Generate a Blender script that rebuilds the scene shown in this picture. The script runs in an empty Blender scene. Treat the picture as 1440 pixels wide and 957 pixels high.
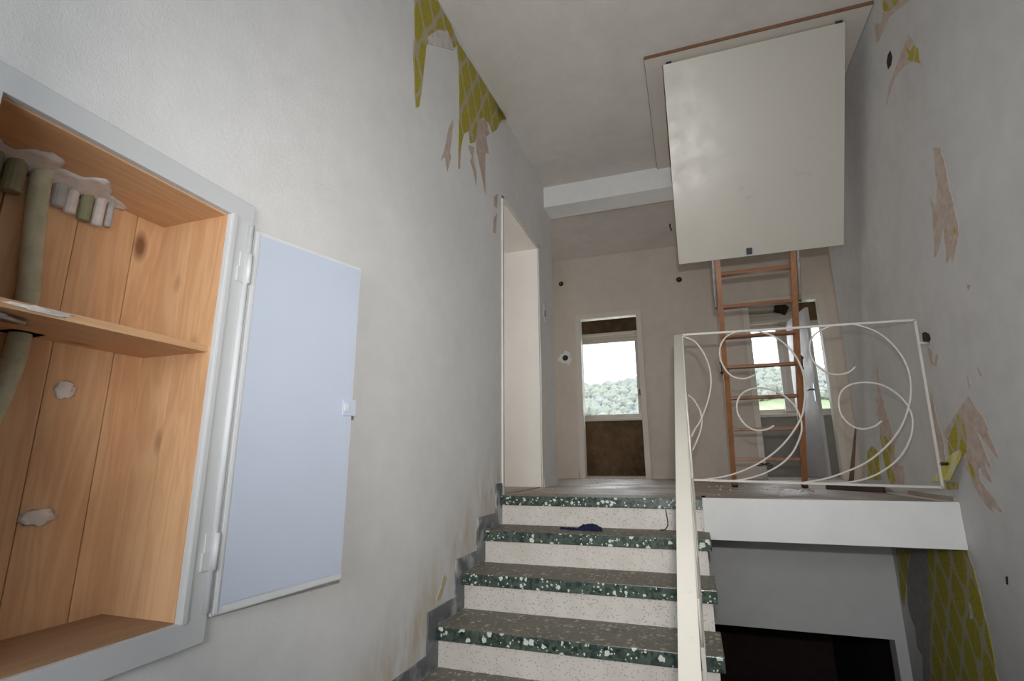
import bpy, bmesh, math, random
from mathutils import Vector, Matrix, Euler
from mathutils.geometry import tessellate_polygon
random.seed(7)
S = bpy.context.scene
COL = S.collection

# ------------------------------------------------------------------ camera
F, YAW, PITCH, ROLL = 722.04, 0.3291, 0.22895, -0.0056
fwd = Vector((-math.sin(YAW)*math.cos(PITCH), math.cos(YAW)*math.cos(PITCH), math.sin(PITCH)))
right = Vector((math.cos(YAW), math.sin(YAW), 0)); up = right.cross(fwd)
r2 = math.cos(ROLL)*right + math.sin(ROLL)*up; u2 = -math.sin(ROLL)*right + math.cos(ROLL)*up
cam = bpy.data.cameras.new('camera'); co = bpy.data.objects.new('camera', cam); COL.objects.link(co)
cam.sensor_width = 36; cam.lens = F/1440*36; cam.clip_start = .02; cam.clip_end = 2000
co.matrix_world = Matrix(((r2.x, u2.x, -fwd.x, 0), (r2.y, u2.y, -fwd.y, 0), (r2.z, u2.z, -fwd.z, 0), (0, 0, 0, 1)))
S.camera = co

# ------------------------------------------------------------------ sky, lights, exposure
w = bpy.data.worlds.new('overcast_sky'); S.world = w; w.use_nodes = True
bg = w.node_tree.nodes['Background']; bg.inputs[0].default_value = (.90, .95, 1, 1); bg.inputs[1].default_value = 3.3
def area(name, loc, aim, sx, sy, power, col=(1, 1, 1), spread=math.pi):
    l = bpy.data.lights.new(name, 'AREA'); l.shape = 'RECTANGLE'; l.size = sx; l.size_y = sy
    l.energy = power; l.color = col; l.spread = spread
    o = bpy.data.objects.new(name, l); COL.objects.link(o); o.location = loc
    o.rotation_euler = (Vector(aim)-Vector(loc)).to_track_quat('-Z', 'Y').to_euler(); return o
# daylight entering by the half-landing window behind the camera
area('window_daylight', (-.2, -1.22, .45), (.0, 2, .45), 1.2, 1.2, 21, (.93, .96, 1))
# the camera's own flash, just above and right of the lens
fl = Vector((0, 0, 0)) + .15*u2 + .04*r2 + .03*fwd
area('camera_flash', fl, fl+fwd*2+r2*.25+u2*.1, .05, .03, 14.5, (1, .97, .935), 1.85)
# daylight entering the two rooms through their windows
area('room_daylight', (-1.0, 7.70, 1.2), (-1.0, 5, .6), .8, 1.1, 7, (.95, .97, 1))
area('bathroom_daylight', (1.25, 7.70, 1.2), (1.1, 5, .6), .9, 1.1, 8, (.95, .97, 1))
# unseen fill lights inside the upper corridor's closed ends, with no doors there
area('corridor_fill_left', (-2.9, 5.7, 1.0), (0, 5.8, .8), 1.2, 1.6, 6, (1, .96, .91))
area('corridor_fill_right', (2.9, 5.7, 1.0), (0, 5.8, .8), 1.2, 1.6, 5, (1, .96, .91))
area('side_room_fill', (-2.75, 3.35, 1.1), (-1.5, 4.3, .9), .8, 1.3, 9, (1, .97, .93))  # fill light added in the unseen side room to brighten the doorway lining
S.view_settings.view_transform = 'Standard'; S.view_settings.look = 'None'
S.view_settings.exposure = .35; S.view_settings.gamma = 1; S.view_settings.use_curve_mapping = False
# outlines (y, z) on the stairwell walls, metres
PAPER = [
 ('L','y',[(1.972,2.396),(2.222,2.647),(2.412,2.651),(2.523,2.612),(2.445,2.489),(2.132,2.261),(2.113,2.209),(2.095,1.99),(2.067,1.811),(2.036,1.781),(2.02,1.857),(1.987,2.223)]),
 ('L','p',[(1.976,2.166),(2.014,2.077),(2.061,2.009),(2.084,1.951),(2.076,1.87),(2.055,1.798),(2.026,1.777),(2.008,1.878),(1.987,2.024)]),
 ('L','g',[(2.124,2.299),(2.24,2.452),(2.365,2.561),(2.465,2.507),(2.277,2.365),(2.138,2.266)]),
 ('L','y',[(2.523,2.612),(2.741,2.637),(3.012,2.662),(3.173,2.678),(3.43,2.743),(3.325,2.603),(3.216,2.442),(3.129,2.363),(3.055,2.394),(2.946,2.359),(2.858,2.279),(2.808,2.075),(2.728,2.015),(2.701,2.088),(2.634,2.025),(2.59,1.901),(2.585,1.748),(2.554,1.73),(2.552,1.945),(2.551,2.224),(2.529,2.461),(2.499,2.564)]),
 ('L','p',[(2.858,2.298),(3.016,2.388),(3.075,2.317),(3.009,2.243),(3.067,2.152),(2.997,2.108),(3.002,1.788),(2.933,1.89),(2.866,1.981),(2.821,2.046),(2.831,2.165)]),
 ('L','p',[(2.701,1.988),(2.801,2.033),(2.782,1.949),(2.839,1.873),(2.842,1.758),(2.786,1.843),(2.732,1.892),(2.762,1.937),(2.714,1.961)]),
 ('L','p',[(2.467,2.019),(2.476,1.98),(2.439,1.773),(2.457,1.751),(2.414,1.625),(2.377,1.703),(2.325,1.648),(2.374,1.765),(2.415,1.921)]),
 ('L','f',[(3.173,2.678),(3.43,2.743),(3.325,2.603),(3.205,2.579)]),
 ('L','p',[(3.168,1.865),(3.244,1.924),(3.229,1.797),(3.169,1.787)]),
 ('L','p',[(3.16,1.687),(3.23,1.758),(3.21,1.595),(3.151,1.569)]),
 ('R','y',[(3.0,2.598),(2.833,2.429),(2.847,2.412),(2.881,2.415),(2.97,2.461),(3.025,2.507),(3.027,2.559)]),
 ('R','p',[(2.833,2.429),(2.736,2.331),(2.759,2.317),(2.811,2.345),(2.983,2.434),(3.084,2.429),(3.167,2.429),(3.2,2.45),(3.167,2.558),(3.078,2.482),(3.051,2.528),(3.026,2.505),(2.971,2.459),(2.877,2.41)]),
 ('R','p',[(2.827,2.171),(2.788,2.085),(2.758,1.986),(2.753,1.919),(2.806,1.978),(2.86,2.03),(2.942,2.068),(3.021,2.087),(3.121,2.072),(3.213,2.028),(3.228,2.039),(3.144,2.105),(3.018,2.131),(2.918,2.154)]),
 ('R','y',[(2.875,2.139),(2.838,2.078),(2.793,2.074),(2.763,2.027),(2.774,1.95),(2.804,1.983),(2.861,2.042),(2.889,2.072),(2.86,2.066)]),
 ('R','h',[(3.047,2.263),(3.041,2.213),(3.074,2.185),(3.116,2.193),(3.115,2.243),(3.084,2.266)]),
 ('R','p',[(2.821,1.5),(2.751,1.45),(2.749,1.366),(2.754,1.268),(2.75,1.167),(2.749,1.058),(2.757,1.014),(2.816,0.956),(2.861,0.907),(2.876,0.918),(2.852,0.958),(2.902,0.928),(2.928,0.926),(2.905,0.966),(2.897,1.025),(2.876,1.104),(2.926,1.05),(2.995,1.002),(3.031,0.996),(2.994,1.066),(2.972,1.161),(2.95,1.229),(2.949,1.295),(2.927,1.231),(2.891,1.239),(2.849,1.333),(2.85,1.386),(2.82,1.46)]),
 ('R','y',[(2.805,1.066),(2.776,1.049),(2.784,1.02),(2.806,1.036)]),
 ('R','p',[(2.785,0.77),(2.759,0.76),(2.776,0.74),(2.788,0.752)]),
 ('R','p',[(2.973,0.283),(2.924,0.216),(2.876,0.168),(2.863,0.112),(2.879,0.122),(2.84,0.041),(2.825,-0.004),(2.854,0.008),(2.905,0.059),(2.945,0.103),(2.967,0.113),(2.931,0.034),(2.899,-0.046),(2.928,-0.038),(2.952,-0.017),(2.949,-0.051),(2.921,-0.109),(2.947,-0.105),(2.994,-0.077),(2.997,-0.043),(3.026,-0.052),(3.022,-0.104),(2.948,-0.168),(2.892,-0.22),(2.905,-0.233),(2.939,-0.224),(2.974,-0.211),(2.964,-0.239),(3.004,-0.226),(3.065,-0.167),(3.101,-0.125),(3.116,-0.072),(3.158,-0.036),(3.15,0.028),(3.287,0.098),(3.296,0.129),(3.159,0.198),(3.058,0.246)]),
 ('R','y',[(3.104,0.208),(3.07,0.173),(3.067,0.09),(3.097,0.028),(3.143,0.001),(3.156,0.038),(3.208,0.034),(3.281,0.011),(3.273,0.078),(3.207,0.134)]),
 ('R','y',[(3.09,-0.009),(3.062,-0.053),(3.054,-0.118),(3.066,-0.128),(3.092,-0.08),(3.101,-0.036)]),
 ('R','f',[(3.198,0.034),(3.137,0.023),(3.199,-0.111),(3.405,-0.123),(3.343,-0.058),(3.26,0.01)]),
 ('R','y',[(3.384,-0.125),(3.243,-0.12),(3.262,-0.155),(3.388,-0.162)]),
 ('R','p',[(2.848,0.4),(2.829,0.384),(2.812,0.346),(2.84,0.359)]),
 ('R','p',[(2.948,0.373),(2.935,0.36),(2.937,0.312),(2.957,0.318)]),
 ('R','p',[(3.376,0.345),(3.339,0.335),(3.349,0.243),(3.341,0.181),(3.317,0.08),(3.337,-0.019),(3.377,-0.058),(3.391,0.041),(3.391,0.174),(3.391,0.257)]),
 ('R','p',[(3.291,0.591),(3.248,0.551),(3.263,0.491),(3.289,0.485),(3.301,0.54)]),
 ('R','p',[(3.209,0.533),(3.196,0.51),(3.239,0.466),(3.271,0.472)]),
 ('R','p',[(4.118,0.614),(4.086,0.582),(4.131,0.468),(4.089,0.397),(4.09,0.32),(4.038,0.201),(4.016,0.101),(4.045,0.04),(4.035,-0.046),(3.932,-0.05),(3.937,-0.115),(3.974,-0.161),(4.2,-0.171),(4.245,-0.112),(4.258,0.017),(4.278,0.135),(4.246,0.24),(4.28,0.309),(4.213,0.344),(4.246,0.401),(4.189,0.409)]),
 ('R','y',[(4.265,0.161),(4.157,0.144),(4.08,0.078),(4.057,0.052),(4.092,0.016),(4.164,-0.022),(4.11,-0.145),(4.236,-0.17),(4.253,-0.112),(4.271,-0.048),(4.278,0.056)]),
 ('R','y',[(4.602,0.047),(4.491,0.087),(4.364,0.044),(4.391,-0.049),(4.408,-0.149),(4.707,-0.156)]),
 ('R','h',[(3.324,0.668),(3.289,0.666),(3.249,0.646),(3.242,0.618),(3.27,0.6),(3.304,0.601),(3.336,0.62)]),
 ('R','y',[(4.332,-0.596),(4.054,-0.554),(4.172,-0.714),(4.267,-0.844),(4.36,-0.965),(4.386,-0.921),(4.348,-0.747)]),
 ('R','m',[(4.054,-0.554),(3.785,-0.513),(3.8,-0.61),(4.137,-1.389),(4.259,-1.435),(4.167,-1.198),(4.229,-1.159),(4.21,-1.048),(4.254,-1.0),(4.273,-0.932),(4.222,-0.785),(4.172,-0.714)]),
 ('R','y',[(3.785,-0.514),(3.29,-0.441),(3.263,-0.514),(3.245,-0.657),(3.231,-0.805),(3.237,-1.037),(4.137,-1.389),(3.903,-0.854),(3.826,-0.637)]),
 ('R','m',[(3.321,-0.749),(3.281,-0.792),(3.274,-0.887),(3.315,-1.066),(3.477,-1.125),(3.422,-0.905)]),
 ('R','g',[(3.383,-0.703),(3.355,-0.711),(3.367,-0.774),(3.399,-0.783)]),
 ('R','h',[(2.974,-0.503),(2.961,-0.502),(2.972,-0.537),(2.982,-0.535)]),
 ('L','y',[(2.895,-.41),(2.903,-.395),(2.905,-.47),(2.882,-.47)]),
 ('L','s',[(2.489,-0.544),(2.521,-0.574),(2.466,-0.648),(2.41,-0.658),(2.457,-0.598)])]
# railing scrolls (x, z), metres
SCROLLS = [
 [(0.384,0.476),(0.317,0.456),(0.247,0.484),(0.206,0.567),(0.209,0.655),(0.257,0.72),(0.345,0.742),(0.429,0.73),(0.508,0.692),(0.57,0.627),(0.612,0.546),(0.63,0.461),(0.628,0.373),(0.611,0.286),(0.591,0.225),(0.537,0.141),(0.46,0.056),(0.362,-0.016),(0.265,-0.064),(0.169,-0.095),(0.072,-0.112),(-0.001,-0.121)],
 [(0.449,0.182),(0.404,0.16),(0.346,0.16),(0.302,0.19),(0.272,0.242),(0.266,0.299),(0.289,0.357),(0.34,0.391),(0.405,0.397),(0.473,0.378),(0.526,0.34),(0.565,0.288),(0.585,0.225),(0.586,0.164),(0.565,0.103),(0.524,0.032),(0.462,-0.028),(0.378,-0.076),(0.296,-0.104),(0.214,-0.119)],
 [(0.887,0.49),(0.849,0.461),(0.794,0.452),(0.737,0.474),(0.689,0.534),(0.678,0.599),(0.694,0.663),(0.738,0.705),(0.808,0.732),(0.885,0.734),(0.958,0.712),(1.025,0.668),(1.078,0.601),(1.113,0.524),(1.129,0.432),(1.121,0.337),(1.097,0.256),(1.06,0.175),(1.004,0.096),(0.934,0.028),(0.855,-0.029),(0.756,-0.075),(0.658,-0.108),(0.56,-0.127)],
 [(0.968,0.193),(0.928,0.164),(0.87,0.153),(0.821,0.176),(0.786,0.231),(0.782,0.298),(0.803,0.358),(0.85,0.393),(0.915,0.402),(0.986,0.389),(1.041,0.351),(1.083,0.298),(1.104,0.238),(1.104,0.174),(1.08,0.094),(1.031,0.015),(0.963,-0.047),(0.887,-0.092),(0.802,-0.119),(0.697,-0.131),(0.634,-0.131)],
 [(0.004,0.737),(0.066,0.701),(0.111,0.628),(0.138,0.531),(0.138,0.436),(0.111,0.332),(0.065,0.229),(0.022,0.165),(-0.005,0.129)],
 [(-0.005,0.377),(0.031,0.348),(0.063,0.281),(0.069,0.215),(0.052,0.151),(0.029,0.1),(-0.006,0.049)]]
RAIL = [(-0.003, 0.745), (1.197, 0.727), (1.18, -0.145), (-0.022, -0.115)]
# ------------------------------------------------------------------ materials
class NT:
    def __init__(s, name):
        s.m = bpy.data.materials.new(name); s.m.use_nodes = True; s.t = s.m.node_tree
        s.b = s.t.nodes['Principled BSDF']
    def n(s, typ, **kw):
        x = s.t.nodes.new(typ)
        for k, v in kw.items():
            if k in ('inp',):
                for a, b in v.items(): 
                    if hasattr(b, 'is_linked') or isinstance(b, bpy.types.NodeSocket): s.t.links.new(b, x.inputs[a])
                    else: x.inputs[a].default_value = b
            else: setattr(x, k, v)
        return x
    def coord(s, scale=(1, 1, 1), rot=(0, 0, 0), obj=True):
        c = s.n('ShaderNodeTexCoord'); m = s.n('ShaderNodeMapping', inp={'Vector': c.outputs['Object'], 'Scale': scale, 'Rotation': rot}); return m.outputs[0]
    def noise(s, vec, scale, detail=4, rough=.55, dist=0):
        return s.n('ShaderNodeTexNoise', inp={'Vector': vec, 'Scale': scale, 'Detail': detail, 'Roughness': rough, 'Distortion': dist}).outputs[0]
    def vor(s, vec, scale, feature='F1'):
        return s.n('ShaderNodeTexVoronoi', feature=feature, inp={'Vector': vec, 'Scale': scale})
    def ramp(s, fac, stops, interp='LINEAR'):
        r = s.n('ShaderNodeValToRGB', inp={'Fac': fac}); r.color_ramp.interpolation = interp
        e = r.color_ramp.elements
        while len(e) < len(stops): e.new(.5)
        for el, (p, c) in zip(e, stops):
            el.position = p; el.color = (c, c, c, 1) if isinstance(c, (int, float)) else (*c, 1)
        return r.outputs[0]
    def mix(s, f, a, b, bt='MIX'):
        x = s.n('ShaderNodeMix', data_type='RGBA', blend_type=bt)
        for i, v in ((0, f), (6, a), (7, b)):
            if isinstance(v, bpy.types.NodeSocket): s.t.links.new(v, x.inputs[i])
            elif isinstance(v, (int, float)): x.inputs[i].default_value = v if i == 0 else (v, v, v, 1)
            else: x.inputs[i].default_value = (*v, 1)
        return x.outputs[2]
    def math(s, op, a, b=0, c=0, clamp=False):
        x = s.n('ShaderNodeMath', operation=op, use_clamp=clamp)
        for i, v in enumerate((a, b, c)):
            if isinstance(v, bpy.types.NodeSocket): s.t.links.new(v, x.inputs[i])
            else: x.inputs[i].default_value = v
        return x.outputs[0]
    def out(s, col, rough=.6, bump=None, bs=.3, bd=.002, metal=0, spec=.5):
        for k, v in (('Base Color', col), ('Roughness', rough), ('Metallic', metal), ('Specular IOR Level', spec)):
            if isinstance(v, bpy.types.NodeSocket): s.t.links.new(v, s.b.inputs[k])
            elif k == 'Base Color': s.b.inputs[k].default_value = (*v, 1)
            else: s.b.inputs[k].default_value = v
        if bump is not None:
            b = s.n('ShaderNodeBump', inp={'Strength': bs, 'Distance': bd, 'Height': bump}); s.t.links.new(b.outputs[0], s.b.inputs['Normal'])
        return s.m
M = {}
def plaster(name, c, var=.06, stain=None, bump=.5, sc=1.0):
    t = NT(name); v = t.coord()
    big = t.noise(v, 1.3, 5, .6); mid = t.noise(v, 9, 4, .6)
    f = t.math('ADD', t.math('MULTIPLY', big, .65), t.math('MULTIPLY', mid, .35))
    lo = tuple(x*(1-var*2.2) for x in c); hi = tuple(min(1, x*(1+var)) for x in c)
    col = t.ramp(f, [(.3, lo), (.68, hi)])
    if stain: col = stain(t, v, col)
    h = t.math('ADD', t.noise(v, 260*sc, 3, .7), t.math('MULTIPLY', t.noise(v, 60*sc, 3, .6), .8))
    M[name] = t.out(col, .85, h, bump, .0016, spec=.25); return M[name]
def stair_stain(t, v, col):
    # rising damp and scuffs in a ragged band just above the stepped skirting
    sx = t.n('ShaderNodeSeparateXYZ', inp={'Vector': v})
    line = t.math('ADD', sx.outputs[2], t.math('MULTIPLY_ADD', sx.outputs[1], -.606, 2.215))   # height above the nosing line
    band = t.ramp(t.math('ABSOLUTE', t.math('SUBTRACT', line, .12)), [(0, 1), (.34, 0)])
    only = t.ramp(sx.outputs[1], [(.0, 0), (1, 1)])
    rng = t.math('LESS_THAN', sx.outputs[1], 3.32)
    sv = t.n('ShaderNodeMapping', inp={'Vector': v, 'Scale': (1, 3.0, .9)}).outputs[0]
    n = t.ramp(t.noise(sv, 2.6, 7, .72), [(.40, 0), (.60, 1)])
    m = t.math('MULTIPLY', t.math('MULTIPLY', band, n), t.math('MULTIPLY', rng, .8))
    col = t.mix(m, col, (.50, .40, .27))
    # sparse dark nicks
    d = t.vor(v, 3.1); nick = t.math('LESS_THAN', d.outputs['Distance'], .014)
    return t.mix(t.math('MULTIPLY', nick, .6), col, (.22, .17, .13))
def nick_stain(t, v, col):
    d = t.vor(v, 3.7); nick = t.math('LESS_THAN', d.outputs['Distance'], .018)
    sm = t.ramp(t.noise(v, 2.1, 6, .7), [(.52, 0), (.8, 1)])
    col = t.mix(t.math('MULTIPLY', sm, .30), col, (.36, .31, .26))
    return t.mix(t.math('MULTIPLY', nick, .5), col, (.25, .2, .16))
plaster('plaster_left', (.70, .70, .695), .05, stair_stain)
plaster('plaster_right', (.56, .552, .54), .07, nick_stain)
plaster('plaster_back', (.585, .525, .465), .05, nick_stain)
plaster('plaster_ceiling', (.63, .595, .56), .05, nick_stain, .25)
plaster('plaster_white', (.74, .74, .73), .04, None, .25)
plaster('plaster_grey', (.58, .58, .57), .04, None, .2)
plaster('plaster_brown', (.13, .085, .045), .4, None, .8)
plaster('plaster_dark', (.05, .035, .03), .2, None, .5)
plaster('concrete', (.33, .31, .28), .12)
def paint(name, c, rough=.4, var=.03, dirt=.25, dcol=(.35, .27, .18)):
    t = NT(name); v = t.coord()
    n = t.noise(v, 3, 5, .6); lo = tuple(x*(1-2*var) for x in c)
    col = t.ramp(n, [(.3, lo), (.7, c)])
    d = t.ramp(t.noise(v, 38, 5, .7), [(.62, 0), (.74, 1)])
    col = t.mix(t.math('MULTIPLY', d, dirt), col, dcol)
    rr = t.ramp(t.noise(v, 7, 4), [(.3, rough*.8), (.7, min(1, rough*1.35))])
    M[name] = t.out(col, rr, t.noise(v, 22, 4), .15, .003); return M[name]
paint('paint_hatch', (.475, .45, .395), .33, .006, .0)
paint('paint_trim', (.60, .56, .50), .45, .03, .12)
paint('paint_frame', (.58, .595, .605), .42, .02, .10)
paint('paint_lining', (.74, .70, .655), .33, .03, .06)
paint('paint_blue', (.47, .52, .62), .45, .025, .06, (.4, .4, .38))
paint('paint_rail', (.58, .55, .50), .42, .03, .55, (.30, .17, .07))
paint('paint_handrail', (.60, .575, .51), .45, .03, .40, (.42, .28, .16))
paint('paint_window', (.55, .52, .47), .5, .04, .2)
paint('paint_leaf', (.54, .54, .55), .6, .10, .35, (.33, .31, .30))
paint('paint_beige', (.50, .45, .38), .5, .08, .3)
def flat(name, c, rough=.6, metal=0, spec=.5):
    t = NT(name); v = t.coord(); n = t.noise(v, 30, 3)
    col = t.ramp(n, [(.3, tuple(x*.8 for x in c)), (.7, tuple(min(1, x*1.1) for x in c))])
    M[name] = t.out(col, rough, t.noise(v, 120, 2), .15, .001, metal, spec); return M[name]
flat('black', (.015, .013, .012), .8); flat('chrome', (.80, .80, .80), .42, .75); flat('dark_metal', (.06, .055, .05), .45, .7)
flat('galvanised', (.42, .46, .52), .4, .8); flat('navy', (.008, .012, .05), .9); flat('nest', (.045, .03, .02), .95)
flat('paper_back', (.50, .40, .34), .9); flat('paper_mauve', (.30, .26, .26), .9); flat('paper_grey', (.58, .55, .52), .9)
flat('paper_tan', (.56, .45, .32), .9); flat('wood_edge', (.20, .10, .055), .7); flat('dark_board', (.045, .022, .018), .6)
flat('pvc', (.55, .53, .48), .5); flat('wood_brown', (.13, .085, .055), .7); flat('plaster_smear', (.66, .61, .58), .9)
flat('stub_grey', (.42, .42, .42), .7); flat('stub_olive', (.27, .27, .17), .7)
def wallpaper(name, y, line):
    t = NT(name); v = t.coord()
    wob = t.n('ShaderNodeVectorMath', operation='SCALE', inp={0: t.n('ShaderNodeTexNoise', inp={'Vector': v, 'Scale': 7.0}).outputs[1], 'Scale': .05})
    v = t.n('ShaderNodeVectorMath', operation='ADD', inp={0: v, 1: wob.outputs[0]}).outputs[0]
    s = t.n('ShaderNodeSeparateXYZ', inp={'Vector': v})
    w = t.math('MULTIPLY', t.math('SINE', t.math('MULTIPLY', s.outputs[2], 26)), .35)
    a = t.math('COSINE', t.math('MULTIPLY', s.outputs[1], 34)); b = t.math('COSINE', t.math('MULTIPLY', s.outputs[2], 19))
    f = t.math('ABSOLUTE', t.math('ADD', a, b)); f = t.math('ADD', f, t.math('MULTIPLY', t.math('SUBTRACT', t.noise(v, 45, 5, .7), .5), 1.3))
    ln = t.ramp(f, [(.18, .85), (.60, 0)])
    yc = t.ramp(t.noise(v, 120, 3, .7), [(.35, tuple(x*.55 for x in y)), (.65, y)])
    M[name] = t.out(t.mix(ln, yc, line), .8, t.noise(v, 150, 2), .2, .001)
wallpaper('wallpaper', (.46, .39, .035), (.42, .375, .28))
wallpaper('wallpaper_bright', (.72, .64, .09), (.62, .58, .40))
def terrazzo_green():
    t = NT('terrazzo_green'); v = t.coord((1, 1, 1))
    d = t.n('ShaderNodeVectorMath', operation='ADD', inp={0: v, 1: t.n('ShaderNodeTexNoise', inp={'Vector': v, 'Scale': 60.0}).outputs[1]})
    vv = t.n('ShaderNodeVectorMath', operation='SCALE', inp={0: t.n('ShaderNodeTexNoise', inp={'Vector': v, 'Scale': 55.0}).outputs[1], 'Scale': .02})
    vec = t.n('ShaderNodeVectorMath', operation='ADD', inp={0: v, 1: vv.outputs[0]}).outputs[0]
    a = t.vor(vec, 62); base = t.ramp(a.outputs['Color'], [(.1, (.015, .022, .020)), (.4, (.045, .070, .058)), (.7, (.085, .120, .098)), (1, (.03, .042, .038))])
    b = t.vor(vec, 36); sp = t.n('ShaderNodeSeparateColor', inp={'Color': b.outputs['Color']})
    chip = t.math('MULTIPLY', t.math('GREATER_THAN', sp.outputs[0], .70), t.math('LESS_THAN', b.outputs['Distance'], t.math('MULTIPLY_ADD', sp.outputs[1], .28, .22)))
    c = t.vor(vec, 85); sp2 = t.n('ShaderNodeSeparateColor', inp={'Color': c.outputs['Color']})
    chip2 = t.math('MULTIPLY', t.math('GREATER_THAN', sp2.outputs[0], .86), t.math('LESS_THAN', c.outputs['Distance'], .42))
    fac = t.math('MAXIMUM', chip, chip2)
    col = t.mix(fac, base, (.66, .70, .62))
    # grey-brown dust lies on everything that faces up
    g = t.n('ShaderNodeNewGeometry'); z = t.n('ShaderNodeSeparateXYZ', inp={'Vector': g.outputs['True Normal']}).outputs[2]
    upm = t.math('GREATER_THAN', z, .7)
    dn = t.ramp(t.noise(v, 9, 6, .7), [(.3, .50), (.7, .74)])
    col = t.mix(t.math('MULTIPLY', upm, dn), col, (.29, .25, .20))
    M['terrazzo_green'] = t.out(col, t.math('MULTIPLY_ADD', upm, .35, .28))
terrazzo_green()
def terrazzo_beige():
    t = NT('terrazzo_beige'); v = t.coord()
    a = t.vor(v, 110); sp = t.n('ShaderNodeSeparateColor', inp={'Color': a.outputs['Color']})
    chip = t.math('MULTIPLY', t.math('GREATER_THAN', sp.outputs[0], .66), t.math('LESS_THAN', a.outputs['Distance'], .36))
    cc = t.ramp(sp.outputs[1], [(0, (.20, .20, .16)), (.5, (.36, .33, .29)), (1, (.46, .33, .26))])
    base = t.ramp(t.noise(v, 7, 5), [(.3, (.60, .555, .50)), (.7, (.70, .66, .61))])
    M['terrazzo_beige'] = t.out(t.mix(t.math('MULTIPLY', chip, .75), base, cc), .45)
terrazzo_beige()
def marble():
    t = NT('marble'); v = t.coord()
    n = t.n('ShaderNodeTexWave', inp={'Vector': v, 'Scale': 6.0, 'Distortion': 9.0, 'Detail': 4.0}).outputs[1]
    M['marble'] = t.out(t.ramp(n, [(.2, (.13, .14, .155)), (.6, (.24, .245, .26)), (.9, (.38, .38, .39))]), .4)
marble()
def floor_dust():
    t = NT('floor_dust'); v = t.coord()
    n = t.noise(v, 4, 7, .7); c = t.ramp(n, [(.3, (.24, .195, .15)), (.55, (.36, .31, .25)), (.75, (.46, .42, .36))])
    M['floor_dust'] = t.out(c, t.ramp(t.noise(v, 3, 5), [(.35, .35), (.65, .7)]), t.noise(v, 60, 5), .4, .004)
floor_dust()
def pine(name, axis, c1=(.46, .235, .11), c2=(.70, .445, .25), rough=.42, knots=True):
    # grain runs along the given axis
    t = NT(name); oi = t.n('ShaderNodeObjectInfo')
    c = t.n('ShaderNodeTexCoord'); rnd = t.n('ShaderNodeVectorMath', operation='SCALE', inp={0: (7.3, 3.1, 5.7), 'Scale': oi.outputs['Random']})
    ad = t.n('ShaderNodeVectorMath', operation='ADD', inp={0: c.outputs['Object'], 1: rnd.outputs[0]}).outputs[0]
    sc = {'x': (.10, 1, 1), 'y': (1, .10, 1), 'z': (1, 1, .10)}[axis]
    m = t.n('ShaderNodeMapping', inp={'Vector': ad, 'Scale': sc}).outputs[0]
    n = t.noise(m, 13, 3, .5, .5); rings = t.math('SINE', t.math('MULTIPLY', n, 42)); rings = t.math('MULTIPLY_ADD', rings, .35, .5)
    fine = t.noise(m, 160, 3, .6)
    f = t.math('ADD', t.math('MULTIPLY', rings, .5), t.math('MULTIPLY', fine, .5))
    col = t.ramp(f, [(.1, c1), (.45, tuple((a+b)/2 for a, b in zip(c1, c2))), (.85, c2)])
    col = t.mix(.45, col, t.ramp(t.noise(ad, 2.5, 3), [(.3, c1), (.7, c2)]))
    if knots:
        ks = {'x': (.45, 1, 1), 'y': (1, .45, 1), 'z': (1, 1, .45)}[axis]
        km = t.n('ShaderNodeMapping', inp={'Vector': ad, 'Scale': ks}).outputs[0]
        k = t.vor(km, 8); sp = t.n('ShaderNodeSeparateColor', inp={'Color': k.outputs['Color']})
        kd = t.math('MULTIPLY', t.math('GREATER_THAN', sp.outputs[0], .38), t.ramp(k.outputs['Distance'], [(.08, 1), (.20, 0)]))
        col = t.mix(t.math('MULTIPLY', kd, .85), col, (.13, .045, .018))
    M[name] = t.out(col, rough, fine, .12, .001)
pine('pine_z', 'z'); pine('pine_y', 'y'); pine('pine_y_dusty', 'y', (.26, .15, .08), (.40, .26, .15), .7)
pine('ladder_long', 'z', (.20, .075, .028), (.37, .165, .07), .4, False); pine('ladder_cross', 'x', (.17, .062, .024), (.32, .14, .06), .4, False)
def conduit_mat():
    t = NT('conduit'); v = t.coord()
    M['conduit'] = t.out(t.ramp(t.noise(v, 24, 4), [(.3, (.38, .385, .26)), (.7, (.52, .52, .39))]), .5)
conduit_mat()
def glass():
    m = bpy.data.materials.new('window_glass'); m.use_nodes = True; t = m.node_tree; t.nodes.clear()
    o = t.nodes.new('ShaderNodeOutputMaterial'); mx = t.nodes.new('ShaderNodeMixShader'); tr = t.nodes.new('ShaderNodeBsdfTransparent'); gl = t.nodes.new('ShaderNodeBsdfGlossy')
    tr.inputs[0].default_value = (.96, .97, .97, 1); gl.inputs['Roughness'].default_value = .02; mx.inputs[0].default_value = .05
    t.links.new(tr.outputs[0], mx.inputs[1]); t.links.new(gl.outputs[0], mx.inputs[2]); t.links.new(mx.outputs[0], o.inputs[0]); M['glass'] = m
glass()
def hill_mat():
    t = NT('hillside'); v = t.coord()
    M['hillside'] = t.out(t.ramp(t.noise(v, .035, 6, .7), [(.35, (.16, .21, .12)), (.5, (.30, .34, .20)), (.6, (.45, .42, .30)), (.7, (.28, .33, .25))]), 1)  # hill colours paled so they carry the haze of distance
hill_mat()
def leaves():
    t = NT('hazed_leaves'); v = t.coord()
    M['hazed_leaves'] = t.out(t.ramp(t.noise(v, .08, 5, .8), [(.35, (.19, .205, .19)), (.5, (.25, .265, .22)), (.62, (.23, .255, .26)), (.72, (.36, .34, .27))]), 1)  # distance haze is put into these light, greyed leaf colours
leaves()

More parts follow.
